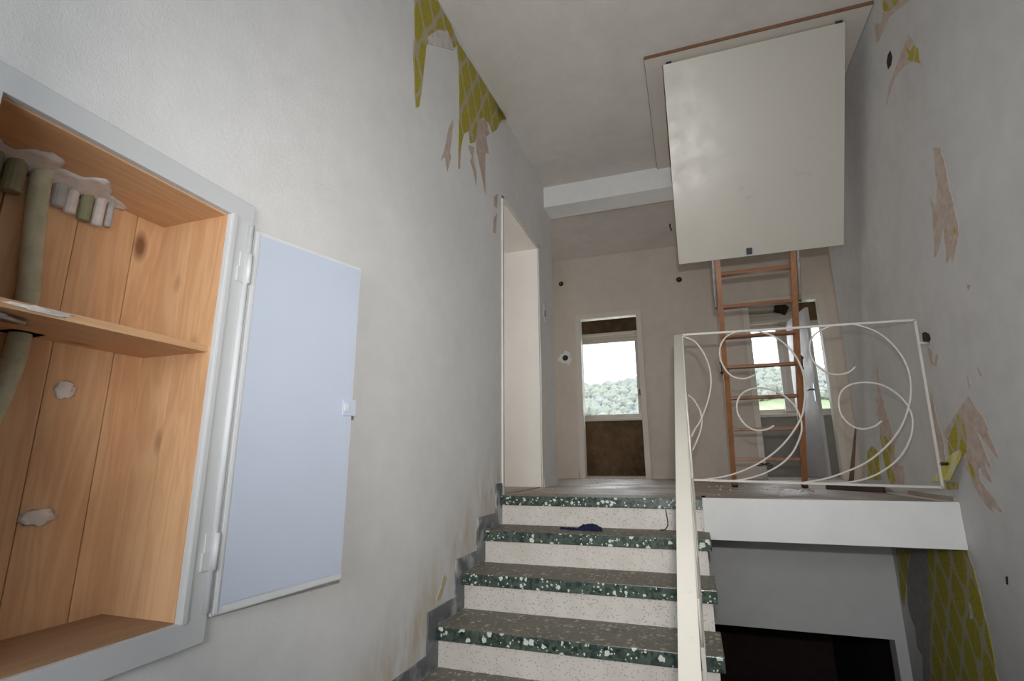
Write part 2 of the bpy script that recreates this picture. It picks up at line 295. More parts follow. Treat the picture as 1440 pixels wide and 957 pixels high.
# ------------------------------------------------------------------ builders
def empty(name, loc=(0, 0, 0)):
    o = bpy.data.objects.new(name, None); COL.objects.link(o); o.location = loc; o.empty_display_size = .1; return o
def link(name, me, mat=None, parent=None):
    o = bpy.data.objects.new(name, me); COL.objects.link(o)
    if mat: 
        for x in (mat if isinstance(mat, (list, tuple)) else [mat]): me.materials.append(M[x])
    if parent:
        o.parent = parent
        p = parent; off = Vector((0, 0, 0))
        while p: off += p.location; p = p.parent
        o.location = -off        # shapes are written in room coordinates
    return o
def tag(o, label=None, cat=None, group=None, kind=None):
    for k, v in (('label', label), ('category', cat), ('group', group), ('kind', kind)):
        if v: o[k] = v
    return o
def bm_obj(name, bm, mat, parent=None, smooth=False):
    bmesh.ops.recalc_face_normals(bm, faces=bm.faces)
    me = bpy.data.meshes.new(name); bm.to_mesh(me); bm.free()
    if smooth:
        for p in me.polygons: p.use_smooth = True
    return link(name, me, mat, parent)
def add_box(bm, a, b, bev=0):
    r = bmesh.ops.create_cube(bm, size=1); vs = r['verts']
    for v in vs: v.co = Vector([a[i]+(v.co[i]+.5)*(b[i]-a[i]) for i in range(3)])
    if bev:
        es = list({e for v in vs for e in v.link_edges}); bmesh.ops.bevel(bm, geom=es, offset=bev, segments=2, affect='EDGES', profile=.6)
def box(name, a, b, mat, parent=None, bev=0):
    bm = bmesh.new(); add_box(bm, a, b, bev); return bm_obj(name, bm, mat, parent)
def boxes(name, lst, mat, parent=None, bev=0):
    bm = bmesh.new()
    for a, b in lst: add_box(bm, a, b, bev)
    return bm_obj(name, bm, mat, parent)
def hexa(name, pts, mat, parent=None, bev=0):
    # eight corners: four of one face, then the matching four of the other
    bm = bmesh.new(); v = [bm.verts.new(p) for p in pts]
    for f in ((0, 1, 2, 3), (4, 5, 6, 7), (0, 1, 5, 4), (1, 2, 6, 5), (2, 3, 7, 6), (3, 0, 4, 7)): bm.faces.new([v[i] for i in f])
    if bev: bmesh.ops.bevel(bm, geom=bm.edges[:], offset=bev, segments=2, affect='EDGES')
    return bm_obj(name, bm, mat, parent)
def catmull(p, n=6):
    p = [Vector(x) for x in p]; q = [2*p[0]-p[1]]+p+[2*p[-1]-p[-2]]; out = []
    for i in range(1, len(q)-2):
        for k in range(n):
            t = k/n; a, b, c, d = q[i-1:i+3]
            out.append(.5*((2*b)+(c-a)*t+(2*a-5*b+4*c-d)*t*t+(3*b-a-3*c+d)*t**3))
    return out+[p[-1]]
def add_tube(bm, pts, r, seg=8, square=False):
    pts = [Vector(p) for p in pts]; rings = []; prev = None
    for i, p in enumerate(pts):
        t = (pts[min(i+1, len(pts)-1)]-pts[max(i-1, 0)]).normalized()
        if prev is None: a = t.cross(Vector((0, 0, 1))); a = a if a.length > .1 else t.cross(Vector((0, 1, 0)))
        else: a = prev-t*prev.dot(t)
        a.normalize(); prev = a; b = t.cross(a); rr = r(i) if callable(r) else r
        rings.append([bm.verts.new(p+rr*(math.cos(x)*a+math.sin(x)*b)) for x in [2*math.pi*(k+(.5 if square else 0))/seg for k in range(seg)]])
    for A, B in zip(rings, rings[1:]):
        for k in range(seg): bm.faces.new((A[k], A[(k+1) % seg], B[(k+1) % seg], B[k]))
    bm.faces.new(rings[0]); bm.faces.new(rings[-1][::-1])
def tube(name, pts, r, mat, parent=None, seg=8, square=False, smooth=True):
    bm = bmesh.new(); add_tube(bm, pts, r, seg, square); return bm_obj(name, bm, mat, parent, smooth and not square)
def wall(name, axis, pos, th, a0, a1, z0, z1, holes, mat, parent=None):
    # a slab standing on `axis`=pos, `th` thick, with rectangular openings cut through it (axis 'z': a0..a1 is x, z0..z1 is y)
    A = sorted({a0, a1, *[h[0] for h in holes], *[h[1] for h in holes]}); Z = sorted({z0, z1, *[h[2] for h in holes], *[h[3] for h in holes]})
    def P(d, a, z): return {'x': (d, a, z), 'y': (a, d, z), 'z': (a, z, d)}[axis]
    solid = lambda i, j: 0 <= i < len(A)-1 and 0 <= j < len(Z)-1 and not any(h[0]-1e-6 <= A[i] and A[i+1] <= h[1]+1e-6 and h[2]-1e-6 <= Z[j] and Z[j+1] <= h[3]+1e-6 for h in holes)
    bm = bmesh.new(); cache = {}
    def V(d, a, z):
        k = (round(d, 5), round(a, 5), round(z, 5))
        if k not in cache: cache[k] = bm.verts.new(P(d, a, z))
        return cache[k]
    for i in range(len(A)-1):
        for j in range(len(Z)-1):
            if not solid(i, j): continue
            x0, x1, y0, y1 = A[i], A[i+1], Z[j], Z[j+1]
            for d in (pos, pos+th): bm.faces.new((V(d, x0, y0), V(d, x1, y0), V(d, x1, y1), V(d, x0, y1)))
            for di, dj, p, q in ((-1, 0, (x0, y0), (x0, y1)), (1, 0, (x1, y0), (x1, y1)), (0, -1, (x0, y0), (x1, y0)), (0, 1, (x0, y1), (x1, y1))):
                if not solid(i+di, j+dj): bm.faces.new((V(pos, *p), V(pos, *q), V(pos+th, *q), V(pos+th, *p)))
    return bm_obj(name, bm, mat, parent)
def struct(o): o['kind'] = 'structure'; return o

XL, XR, ZF, ZC = -1.215, 1.25, -.225, 2.686
Y1, RISE, GO = 3.282, .1785, .2947
YB = 6.55                 # corridor's back wall
YW = 7.80                 # outside wall with the windows
ZH = ZF-8*RISE            # half-landing
ZL = -3.1                 # lower floor

# ------------------------------------------------------------------ the shell
wl = struct(wall('wall_left', 'x', XL, -.42, -1.3, 4.84, ZL, ZC+.1, [(.49, 1.026, -.382, .698), (3.351, 4.3, ZF, 1.926)], 'plaster_left'))
wr = struct(wall('wall_right', 'x', XR, .25, -1.3, 4.80, ZL, ZC+.1, [(3.255, 3.325, 2.25, 2.33)][:0], 'plaster_right'))
bk = struct(wall('wall_back', 'y', YB, .09, -3.0, 3.0, ZF-.2, ZC+.1, [(-1.29, -.535, ZF, 1.83), (.76, 1.525, ZF, 1.82)], 'plaster_back'))
struct(wall('wall_front', 'y', YW, .3, -3.0, 3.0, ZL, ZC+.1, [(-1.56, -.64, .60, 1.83), (.84, 1.42, .60, 1.83), (1.60, 2.2, .60, 1.83)], 'plaster_back'))
struct(wall('wall_rear', 'y', -1.3, -.25, XL-.42, XR+.25, ZL, ZC+.1, [(-.95, .45, -.2, 1.15)], 'plaster_left'))
struct(box('wall_corridor_left', (-3.1, 4.3, ZF-.2), (-3.0, 8.1, ZC+.1), 'plaster_back'))
struct(box('wall_corridor_right', (3.0, 4.3, ZF-.2), (3.1, 8.1, ZC+.1), 'plaster_back'))
struct(box('wall_corridor_near_left', (-3.0, 4.72, ZF-.2), (XL-.42, 4.84, ZC+.1), 'plaster_back'))
struct(box('wall_corridor_near_right', (XR+.25, 4.68, ZF-.2), (3.0, 4.80, ZC+.1), 'plaster_back'))
struct(box('wall_side_room_near', (-3.0, 2.7, ZF-.2), (XL-.42, 2.8, ZC), 'plaster_back'))
struct(box('wall_side_room_left', (-3.1, 2.7, ZF-.2), (-3.0, 4.3, ZC), 'plaster_back'))
struct(box('floor_side_room', (-3.0, 2.8, ZF-.2), (XL-.42, 4.72, ZF), 'floor_dust'))
struct(box('wall_room_divider', (-.3, YB+.09, ZF), (-.2, YW, ZC), 'plaster_back'))
struct(box('wall_room_left', (-2.6, YB+.09, ZF), (-2.5, YW, ZC), 'plaster_back'))
# ceiling: two areas with the hatch opening cut in
HX0, HX1, HY0, HY1 = .02, 1.12, 3.225, 4.55
struct(wall('ceiling', 'z', ZC, .16, -3.1, 3.1, -1.5, 8.1, [(HX0, HX1, HY0, HY1)], 'plaster_ceiling'))
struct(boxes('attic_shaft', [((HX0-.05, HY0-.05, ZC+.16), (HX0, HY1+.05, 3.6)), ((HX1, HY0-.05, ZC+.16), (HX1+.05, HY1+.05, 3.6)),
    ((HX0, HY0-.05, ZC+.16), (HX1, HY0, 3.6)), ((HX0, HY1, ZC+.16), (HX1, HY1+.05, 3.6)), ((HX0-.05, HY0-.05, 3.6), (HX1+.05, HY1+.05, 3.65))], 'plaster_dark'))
# ceiling beam between stairwell and corridor
b = struct(box('trim_1', (XL, 4.572, 2.467), (XR, 4.842, ZC), 'plaster_white'))
# upper floor slab and corridor floor
struct(boxes('floor', [((.035, Y1+.012, -.443), (XR, Y1+.32, ZF)), ((XL, Y1+.30, -.443), (XR, 4.80, ZF)),
    ((-3.0, 4.80, -.443), (3.0, YW, ZF))], 'floor_dust'))
struct(box('trim_2', (.033, Y1-.004, -.443), (XR-.001, Y1+.012, -.2175), 'plaster_white'))
# half-landing and lower floor
struct(box('floor_half_landing', (XL, -1.3, ZH-.2), (XR, Y1-7*GO-.03, ZH), 'concrete'))
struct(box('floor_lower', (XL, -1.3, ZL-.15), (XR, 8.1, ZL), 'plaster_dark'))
# wall below the landing with the dark doorway
struct(wall('wall_below', 'y', 4.42, .12, XL, XR, ZL, -.443, [(.05, 1.183, ZL, -1.183)], 'plaster_grey'))
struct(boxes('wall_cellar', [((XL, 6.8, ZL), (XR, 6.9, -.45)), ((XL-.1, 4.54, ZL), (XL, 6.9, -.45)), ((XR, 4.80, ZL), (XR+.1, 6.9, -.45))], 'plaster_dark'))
# baseboards
struct(boxes('baseboard_back', [((-3.0, YB-.018, ZF), (-1.36, YB, ZF+.085)), ((-.465, YB-.018, ZF), (.685, YB, ZF+.085)), ((1.60, YB-.018, ZF), (3.0, YB, ZF+.085))], 'plaster_back'))
struct(boxes('baseboard_right', [((XR-.014, 4.35, ZF), (XR, 4.80, ZF+.03)), ((XR-.014, 3.30, ZF), (XR, 3.9, ZF+.03))], 'floor_dust'))
struct(box('baseboard_left', (XL, 4.36, ZF), (XL+.012, 4.84, ZF+.07), 'plaster_left'))

# torn wallpaper left on the two stairwell walls, built up in layers
MAT = {'y': 'wallpaper', 'p': 'paper_back', 'g': 'paper_grey', 'f': 'wallpaper_bright', 'h': 'black', 'm': 'paper_mauve', 's': 'paper_tan'}
LAB = {'y': 'yellow patterned wallpaper scrap', 'p': 'pinkish paper backing', 'g': 'grey paper scrap', 'f': 'bright yellow flap curling off the wall',
       'h': 'dark hole broken in the plaster', 'm': 'bare mauve paper backing', 's': 'tan stained paper'}
NAM = {'h': 'plaster_hole', 'f': 'wallpaper_flap'}
for idx, (wn, k, pts) in enumerate(PAPER):
    par, x, sg = (wl, XL, 1) if wn == 'L' else (wr, XR, -1)
    off = {'p': .0012, 'm': .0018, 'g': .0024, 's': .0012, 'y': .002, 'f': .004, 'h': .0015}[k]+idx*.00004
    bm = bmesh.new(); P2 = [(y, min(z, ZC-.004)) for y, z in pts]
    # roughen the outline so the tears read as torn
    Q = []
    for i, (a, c) in enumerate(zip(P2, P2[1:]+P2[:1])):
        Q.append(a); L = math.hypot(c[0]-a[0], c[1]-a[1]); n = int(L/.05)
        for j in range(1, n+1):
            t = j/(n+1); rr = random.uniform(-.0035, .0035)
            Q.append((a[0]+(c[0]-a[0])*t+rr, min(ZC-.004, a[1]+(c[1]-a[1])*t+rr*.6)))
    zt = max(q[1] for q in Q); zb = min(q[1] for q in Q)
    def lift(q):
        if k == 'f': return off+.055*((zt-q[1])/(zt-zb))**1.3
        return off
    fr = [bm.verts.new((x+sg*lift(q), q[0], q[1])) for q in Q]; ba = [bm.verts.new((x+sg*(lift(q)-.0008 if k == 'f' else -.0015), q[0], q[1])) for q in Q]
    for t3 in tessellate_polygon([[Vector((q[0], q[1], 0)) for q in Q]]):
        try: bm.faces.new([fr[i] for i in t3])
        except ValueError: pass
    for i in range(len(Q)): bm.faces.new((fr[i], fr[(i+1) % len(Q)], ba[(i+1) % len(Q)], ba[i]))
    o = bm_obj(NAM.get(k, 'wallpaper_scrap'), bm, MAT[k], par); o['label'] = LAB[k]

# ------------------------------------------------------------------ staircase (treads, risers and stepped marble skirting)
st = tag(empty('staircase', (-.58, 2.3, ZH)), 'concrete stair flight with green terrazzo treads and pale speckled risers climbing to the landing', 'stairs')
bm = bmesh.new(); pr = []
for i in range(8):
    y = Y1-i*GO+.035; z = ZF-i*RISE-.05; pr += [(y, z), (y, z-RISE)]
pr[-1] = (pr[-1][0], ZH)
top = [(Y1+.30, -.28)]+[(Y1+.035, -.28)]+pr[1:]
lowr = [(Y1-7*GO+.04, ZH-.2), (Y1-7*GO+.5, ZH-.2), (Y1+.30, -.443-.12)]
prof = top+lowr
A = [bm.verts.new((XL+.001, y, z)) for y, z in prof]; B = [bm.verts.new((.032, y, z)) for y, z in prof]
fa = bm.faces.new(A); fb = bm.faces.new(B[::-1])
for i in range(len(prof)): bm.faces.new((A[i], A[(i+1) % len(prof)], B[(i+1) % len(prof)], B[i]))
bmesh.ops.triangulate(bm, faces=[fa, fb]); bm_obj('stair_slab', bm, 'plaster_grey', st)
for i in range(8):
    y = Y1-i*GO; z = ZF-i*RISE
    if i < 8: 
        back = y+(.298 if i == 0 else GO+.036)
        box('tread', (XL+.011, y, z-.058), (.058, back, z), 'terrazzo_green', st, .004)
        box('riser', (XL+.011, y+.028, z-RISE), (.036, y+.042, z-.058), 'terrazzo_beige', st)
    # skirting: a tall piece beside the riser and a low piece above the tread below
    if i < 7:
        box('skirting_tile', (XL, y-.075, z-RISE+.002), (XL+.010, y+.034, z+.078), 'marble', st, .001)
        box('skirting_tile', (XL, y-GO+.036, z-RISE+.002), (XL+.0095, y-.077, z-RISE+.078), 'marble', st, .001)
box('skirting_tile', (XL, Y1-.002+.036, ZF+.001), (XL+.010, 3.345, ZF+.062), 'marble', st)
# lower flight, out of sight below the landing
struct(boxes('floor_lower_flight', [((.10, Y1-7*GO-.03+i*GO, ZH-(i+1)*RISE-.2), (XR, Y1-7*GO-.03+(i+1)*GO, ZH-(i+1)*RISE)) for i in range(8)], 'concrete'))

# ------------------------------------------------------------------ door linings
def casing(par, y, x0, x1, z0, z1, w, d, mat, inner=None):
    # architrave of three boards proud of a wall that faces -Y
    box('architrave', (x0-w, y-d, z0), (x0, y+.001, z1), mat, par, .003); box('architrave', (x1, y-d, z0), (x1+w, y+.001, z1), mat, par, .003)
    box('architrave', (x0-w, y-d, z1), (x1+w, y+.001, z1+w), mat, par, .003)
d1 = struct(empty('door_1', (XL, 3.83, ZF)))     # deep lined opening in the left wall
tag(d1, 'deep white-lined doorway in the left stairwell wall at the top of the stairs')
LX = XL-.42
box('jamb_lining', (LX, 3.351, ZF), (XL+.006, 3.371, 1.926), 'paint_lining', d1); box('jamb_lining', (LX, 4.28, ZF), (XL+.006, 4.30, 1.926), 'paint_lining', d1)
box('head_lining', (LX, 3.371, 1.906), (XL+.006, 4.28, 1.926), 'paint_lining', d1)
box('architrave', (XL, 3.325, ZF), (XL+.012, 3.351, 1.955), 'paint_lining', d1, .003); box('architrave', (XL, 4.30, ZF), (XL+.012, 4.33, 1.955), 'paint_lining', d1, .003)
box('architrave', (XL, 3.325, 1.926), (XL+.012, 4.33, 1.955), 'paint_lining', d1, .003)
box('threshold', (LX, 3.371, ZF), (XL, 4.28, ZF+.008), 'floor_dust', d1)
for nm, x0, x1, z1, lab in (('door_2', -1.29, -.535, 1.83, 'left doorway in the back wall, its leaf taken off, with a window behind'),
                            ('door_3', .76, 1.525, 1.82, 'right doorway in the back wall behind the wooden ladder')):
    d = struct(empty(nm, ((x0+x1)/2, YB, ZF))); tag(d, lab)
    casing(d, YB, x0+.012, x1-.012, ZF, z1-.012, .065, .016, 'paint_beige' if 0 else 'paint_trim')
    box('jamb_lining', (x0, YB, ZF), (x0+.014, YB+.10, z1), 'paint_trim', d); box('jamb_lining', (x1-.014, YB, ZF), (x1, YB+.10, z1), 'paint_trim', d)
    box('head_lining', (x0, YB, z1-.014), (x1, YB+.10, z1), 'paint_trim', d)
    box('threshold', (x0+.014, YB, ZF), (x1-.014, YB+.10, ZF+.008), 'floor_dust', d)

# ------------------------------------------------------------------ windows
def window(nm, lab, x0, x1, z0, z1, y, fw=.05, mull=None):
    o = struct(empty(nm, ((x0+x1)/2, y, z0))); tag(o, lab)
    for a, b in (((x0, y, z0), (x0+fw, y+.05, z1)), ((x1-fw, y, z0), (x1, y+.05, z1)), ((x0+fw, y, z0), (x1-fw, y+.05, z0+fw)), ((x0+fw, y, z1-fw), (x1-fw, y+.05, z1))):
        box('window_frame', a, b, 'paint_window', o, .004)
    if mull: box('mullion', (mull-.02, y-.005, z0+fw), (mull+.02, y+.05, z1-fw), 'paint_window', o, .004)
    bx = [(x0+fw, mull-.02), (mull+.02, x1-fw)] if mull else [(x0+fw, x1-fw)]
    for a, b in bx: box('pane', (a, y+.02, z0+fw), (b, y+.026, z1-fw), 'glass', o)
    return o
w1 = window('window_1', 'window with hillside view seen through the left back doorway', -1.56, -.64, .60, 1.83, YW+.03, .06)
box('window_handle', (-.672, YW+.0, .93), (-.654, YW+.03, 1.02), 'dark_metal', w1, .003)
box('window_sill', (-1.60, YW-.06, .56), (-.60, YW+.05, .60), 'paint_trim', w1, .004)
box('shutter_box', (-1.60, YW-.05, 1.90), (-.60, YW, 2.30), 'plaster_brown', w1); box('shutter_rail', (-1.60, YW-.08, 1.865), (-.60, YW, 1.90), 'paint_trim', w1, .003)
box('apron', (-1.70, YW-.03, ZF), (-.50, YW, .56), 'plaster_brown', w1)
w2 = window('window_2', 'narrow window seen between the rungs of the ladder', .84, 1.42, .60, 1.83, YW+.03, .055)
box('casement_stile', (1.24, YW-.02, .62), (1.30, YW+.06, 1.80), 'paint_window', w2, .004); box('casement_panel', (1.30, YW+.0, .62), (1.37, YW+.04, 1.80), 'paint_beige', w2)
box('window_sill', (.80, YW-.07, .545), (1.44, YW+.05, .585), 'paint_trim', w2, .004)
box('shutter_box', (.80, YW-.06, 1.88), (1.46, YW, 2.35), 'plaster_back', w2)
box('shutter_rail', (.80, YW-.10, 1.84), (1.40, YW-.02, 1.875), 'paint_trim', w2, .003); box('shutter_rail', (.80, YW-.12, 1.95), (1.46, YW-.05, 1.975), 'paint_trim', w2, .003)
box('apron', (.70, YW-.03, ZF), (1.50, YW, .54), 'concrete', w2)
w3 = window('window_3', 'bright slit of a window at the right edge of the right back doorway', 1.60, 2.2, .60, 1.83, YW+.03, .045)
box('shutter_box', (1.55, YW-.05, 1.85), (2.25, YW, 2.35), 'plaster_brown', w3)
box('apron', (1.55, YW-.03, ZF), (2.25, YW, .54), 'concrete', w3); box('window_sill', (1.55, YW-.06, .55), (2.25, YW+.05, .60), 'paint_trim', w3, .004)
w4 = window('window_4', 'stairwell window of the half-landing', -.95, .45, -.2, 1.15, -1.42, .05, -.25)

# ------------------------------------------------------------------ wall cupboard on the left
cb = tag(empty('wall_cupboard', (XL, .76, -.382)), 'pine-lined built-in wall cupboard with white frame, standing open at the left', 'cupboard')
CX = -1.465; cy0, cy1, cz0, cz1 = .49, 1.026, -.382, .698
JY = [cy0, .645, .80, .945, cy1]
for a, b2 in zip(JY, JY[1:]):
    box('back_plank', (CX-.018, a+.0012, cz0-.012), (CX-random.uniform(0, .002), b2-.0012, cz1), 'pine_z', cb, .0022)
for yy0, yy1 in ((cy1-.0015, cy1+.016),):
    box('side_plank', (CX-.004, cy1-.004, cz0), (-1.345, cy1+.016, cz1), 'pine_z', cb, .0008); box('side_plank', (-1.3445, cy1-.0035, cz0), (XL-.002, cy1+.016, cz1), 'pine_z', cb, .0008)
box('side_plank', (CX-.004, cy0-.016, cz0), (XL-.002, cy0+.003, cz1), 'pine_z', cb)
box('top_plank', (CX, cy0, cz1-.004), (XL-.006, cy1, cz1+.014), 'pine_y', cb, .001)
box('bottom_plank', (CX, cy0, cz0-.014), (XL-.002, cy1, cz0+.004), 'pine_y_dusty', cb, .001)
bm = bmesh.new(); prof = [(-1.222, cy0+.001), (-1.222, cy1-.002), (CX+.001, cy1-.002), (CX+.001, .755), (-1.405, .75), (-1.40, .715), (-1.405, .685), (CX+.001, .68), (CX+.001, cy0+.001)]
A = [bm.verts.new((x, y, .290)) for x, y in prof]; B = [bm.verts.new((x, y, .308)) for x, y in prof]
fa = bm.faces.new(A); fb = bm.faces.new(B[::-1])
for i in range(len(prof)): bm.faces.new((A[i], A[(i+1) % len(prof)], B[(i+1) % len(prof)], B[i]))
bmesh.ops.triangulate(bm, faces=[fa, fb]); sh = bm_obj('shelf', bm, 'pine_y', cb)
def blob(name, c, rx, ry, rz, mat, par, seed=0, amp=.25, sub=3):
    rnd = random.Random(seed); bm = bmesh.new(); bmesh.ops.create_icosphere(bm, subdivisions=sub, radius=1)
    ph = [rnd.uniform(0, 6) for _ in range(6)]
    for v in bm.verts:
        p = v.co.copy(); k = 1+amp*(math.sin(5*p.x+ph[0])*math.sin(4*p.y+ph[1])+.6*math.sin(9*p.z+ph[2])*math.sin(8*p.y+ph[3])+.4*math.sin(15*p.x+ph[4])*math.sin(14*p.z+ph[5]))
        v.co = Vector((c[0]+p.x*rx*k, c[1]+p.y*ry*k, c[2]+p.z*rz*k))
    return bm_obj(name, bm, mat, par, True)
blob('plaster_dab', (CX+.001, .842, .176), .004, .022, .022, 'plaster_smear', cb, 3, .3); blob('plaster_dab', (CX+.001, .838, -.125), .004, .038, .018, 'plaster_smear', cb, 4, .35)
blob('plaster_dab', (-1.222, .64, .300), .004, .05, .006, 'plaster_smear', cb, 8, .3)
blob('shelf_bracket', (-1.27, .585, .284), .02, .018, .008, 'galvanised', cb, 5, .2)
tube('shelf_bracket', [(-1.25, .56, .282), (-1.28, .64, .282)], .006, 'galvanised', cb)
# smear of plaster round the conduits: a low ragged heap under the top plank
bm = bmesh.new(); N = 34; rows = []
for i in range(N+1):
    y = .50+(.90-.50)*i/N; tt = 1 if y < .78 else max(0, (.905-y)/.125)
    wd = (.095+.03*math.sin(y*50)+random.uniform(-.012, .012))*tt**.7+.004
    rows.append([bm.verts.new((CX+.001+wd*q, y, cz1-.005-(1-q)**1.6*(.022*tt+.002)+random.uniform(-.0015, .0015)*(0 if q == 1 else 1))) for q in (0, .25, .5, .75, 1)]+[bm.verts.new((CX+.001, y, cz1-.001))])
for A, B in zip(rows, rows[1:]):
    for k in range(6): bm.faces.new((A[k], A[(k+1) % 6], B[(k+1) % 6], B[k]))
bm.faces.new(rows[0]); bm.faces.new(rows[-1][::-1]); bm_obj('plaster_smear', bm, 'plaster_smear', cb, True)
boxes('carcass', [((CX-.05, cy0-.0, cz0+.0), (CX-.024, cy1, cz1))], 'wood_brown', cb)
# painted frame around the opening
FX = XL+.016; oy0, oy1, oz0, oz1 = .415, 1.101, -.442, .755
box('frame_rail', (XL, oy0, cz1-.002), (FX, oy1, oz1), 'paint_frame', cb, .002); box('frame_rail', (XL, oy0, oz0), (FX, oy1, cz0+.002), 'paint_frame', cb, .002)
box('frame_stile', (XL, oy0, cz0), (FX, cy0+.002, cz1), 'paint_frame', cb, .002); box('frame_stile', (XL, cy1-.002, cz0), (FX, oy1, cz1), 'paint_frame', cb, .002)
tube('hinge_rod', [(FX+.004, 1.092, cz0+.01), (FX+.004, 1.092, cz1-.01)], .009, 'paint_frame', cb, 10)
box('frame_stop', (FX, 1.026, cz0), (FX+.006, 1.040, cz1), 'paint_frame', cb, .001)
# door leaf folded back almost flat on the wall
dr = empty('door', (0, 0, 0)); dr.parent = cb; dr.location = -cb.location
p0, p1 = Vector((XL+.022, 1.103, 0)), Vector((-1.106, 1.517, 0)); dv = (p1-p0).normalized(); nv = Vector((dv.y, -dv.x, 0)); nv = nv if nv.x > 0 else -nv
def leaf(name, s0, s1, d0, d1, z00, z01, z10, z11, mat, bev=0):
    pts = []
    for dd in (d0, d1): pts += [p0+dv*s0+nv*dd+Vector((0, 0, z00)), p0+dv*s1+nv*dd+Vector((0, 0, z10)), p0+dv*s1+nv*dd+Vector((0, 0, z11)), p0+dv*s0+nv*dd+Vector((0, 0, z01))]
    return hexa(name, pts, mat, dr, bev)
LW = (p1-p0).length
leaf('door_board', 0, LW, -.014, 0, -.385, .680, -.371, .694, 'paint_frame', .003)
leaf('door_facing', .022, LW-.008, 0, .003, -.362, .668, -.352, .684, 'paint_blue', .001)
leaf('edge_strip', .004, .016, 0, .006, -.38, .675, -.379, .676, 'paint_frame', .002)
leaf('latch_plate', LW-.050, LW+.006, .003, .010, .150, .205, .152, .207, 'paint_blue', .002)
leaf('latch_bolt', LW-.045, LW-.028, .010, .014, .165, .192, .165, .192, 'paint_frame', .001)
for z in (.55, -.225):
    h = empty('hinge'); h.parent = cb; h.location = -cb.location
    box('hinge_leaf', (FX, 1.066, z-.005), (FX+.004, 1.098, z+.045), 'paint_frame', h, .001)
    box('hinge_leaf', (FX, 1.060, z-.045), (FX+.006, 1.092, z-.0), 'paint_frame', h, .001)
    tube('hinge_pin', [(FX+.012, 1.092, z-.045), (FX+.012, 1.092, z+.045)], .008, 'paint_frame', h, 10)
# conduits
cp = catmull([(-1.43, .688, .700), (-1.435, .692, .62), (-1.44, .705, .50), (-1.44, .716, .39), (-1.44, .718, .30), (-1.435, .712, .20), (-1.43, .690, .09), (-1.425, .655, -.01), (-1.42, .60, -.10), (-1.42, .53, -.17), (-1.42, .505, -.20)], 26)
cd = tube('corrugated_conduit', cp, lambda i: .0215+(.0004 if i % 4 < 2 else -.0004), 'conduit', None, 12)
tag(cd, 'long olive corrugated conduit hanging down through the shelf of the pine cupboard', 'conduit')
for i, (y, dx, r, L, m, lab) in enumerate((( .560, .02, .020, .085, 'stub_olive', 'cut olive conduit stub in the cupboard top, leftmost in view'),
    (.600, .018, .020, .080, 'stub_olive', 'wide olive conduit stub with a plaster splash, left of the long conduit'),
    (.640, .03, .019, .090, 'stub_olive', 'olive conduit stub just left of the long hanging conduit'),
    (.738, .016, .015, .075, 'stub_grey', 'grey cut conduit stub just right of the long hanging conduit'),
    (.768, .014, .013, .080, 'plaster_smear', 'whitish plaster-caked conduit stub, second right of the long conduit'),
    (.800, .016, .014, .085, 'stub_olive', 'olive cut conduit stub, third right of the long conduit'),
    (.832, .015, .013, .085, 'plaster_smear', 'whitish conduit stub, fourth right of the long conduit'),
    (.860, .012, .009, .075, 'stub_grey', 'thin grey conduit stub at the right end of the row'))):
    bm = bmesh.new(); add_tube(bm, [(CX+dx+.004, y, cz1-.006), (CX+dx+.002, y, cz1-.03), (CX+dx, y, cz1-L)], r, 12)
    add_tube(bm, [(CX+dx, y, cz1-L+.0), (CX+dx, y, cz1-L-.002)], r*.8, 12)
    tag(bm_obj('conduit_stub', bm, m, None, False), lab, 'conduit', 'cut conduit stubs in the cupboard')

# ------------------------------------------------------------------ loft hatch and folding ladder
ht = tag(empty('loft_hatch', (.57, HY0, ZC)), 'white loft hatch hanging open from the ceiling', 'hatch')
box('hatch_trim', (-.10, 3.13, ZC-.020), (XR-.004, 3.225, ZC), ['paint_trim'], ht, .001); box('trim_edge', (-.10, 3.122, ZC-.021), (XR-.004, 3.13, ZC+.0), 'wood_edge', ht)
box('hatch_trim', (-.10, 3.226, ZC-.020), (.014, 4.57, ZC), 'paint_trim', ht, .001); box('trim_edge', (-.103, 3.13, ZC-.0205), (-.10, 4.57, ZC), 'wood_edge', ht)
box('hatch_trim', (1.125, 3.226, ZC-.020), (XR-.004, 4.57, ZC), 'paint_trim', ht, .001)
box('shaft_board', (HX0-.006, HY0, ZC-.02), (HX0+.006, HY1, ZC+.15), 'wood_edge', ht)
box('shaft_board', (HX1-.006, HY0, ZC-.02), (HX1+.006, HY1, ZC+.15), 'wood_edge', ht)
ld = Vector((0, .70, -1.203)).normalized(); ln = Vector((0, 1.203, .70)).normalized()      # along the ladder, and away from the camera
h0 = Vector((0, 3.200, 2.650)); LP = 1.392
def slant(name, x0, x1, s0, s1, n0, n1, mat, par, bev=0, org=h0, x2=None, x3=None):
    x2 = x0 if x2 is None else x2; x3 = x1 if x3 is None else x3; pts = []
    for nn in (n0, n1): pts += [org+ld*s0+ln*nn+Vector((x0, 0, 0)), org+ld*s0+ln*nn+Vector((x1, 0, 0)), org+ld*s1+ln*nn+Vector((x3, 0, 0)), org+ld*s1+ln*nn+Vector((x2, 0, 0))]
    return hexa(name, pts, mat, par, bev)
pn = slant('hatch_panel', .020, 1.114, 0, LP, 0, .022, 'paint_hatch', ht, .002, h0, .018, 1.112)
slant('panel_edge', .022, 1.110, .002, LP-.002, .022, .036, 'wood_edge', ht, 0, h0, .020, 1.108)
lt = slant('latch_hook', .490, .530, LP-.060, LP-.012, -.006, 0, 'dark_metal', ht, .001); slant('latch_plate', .480, .542, LP-.052, LP-.006, -.003, 0, 'galvanised', ht, .001)
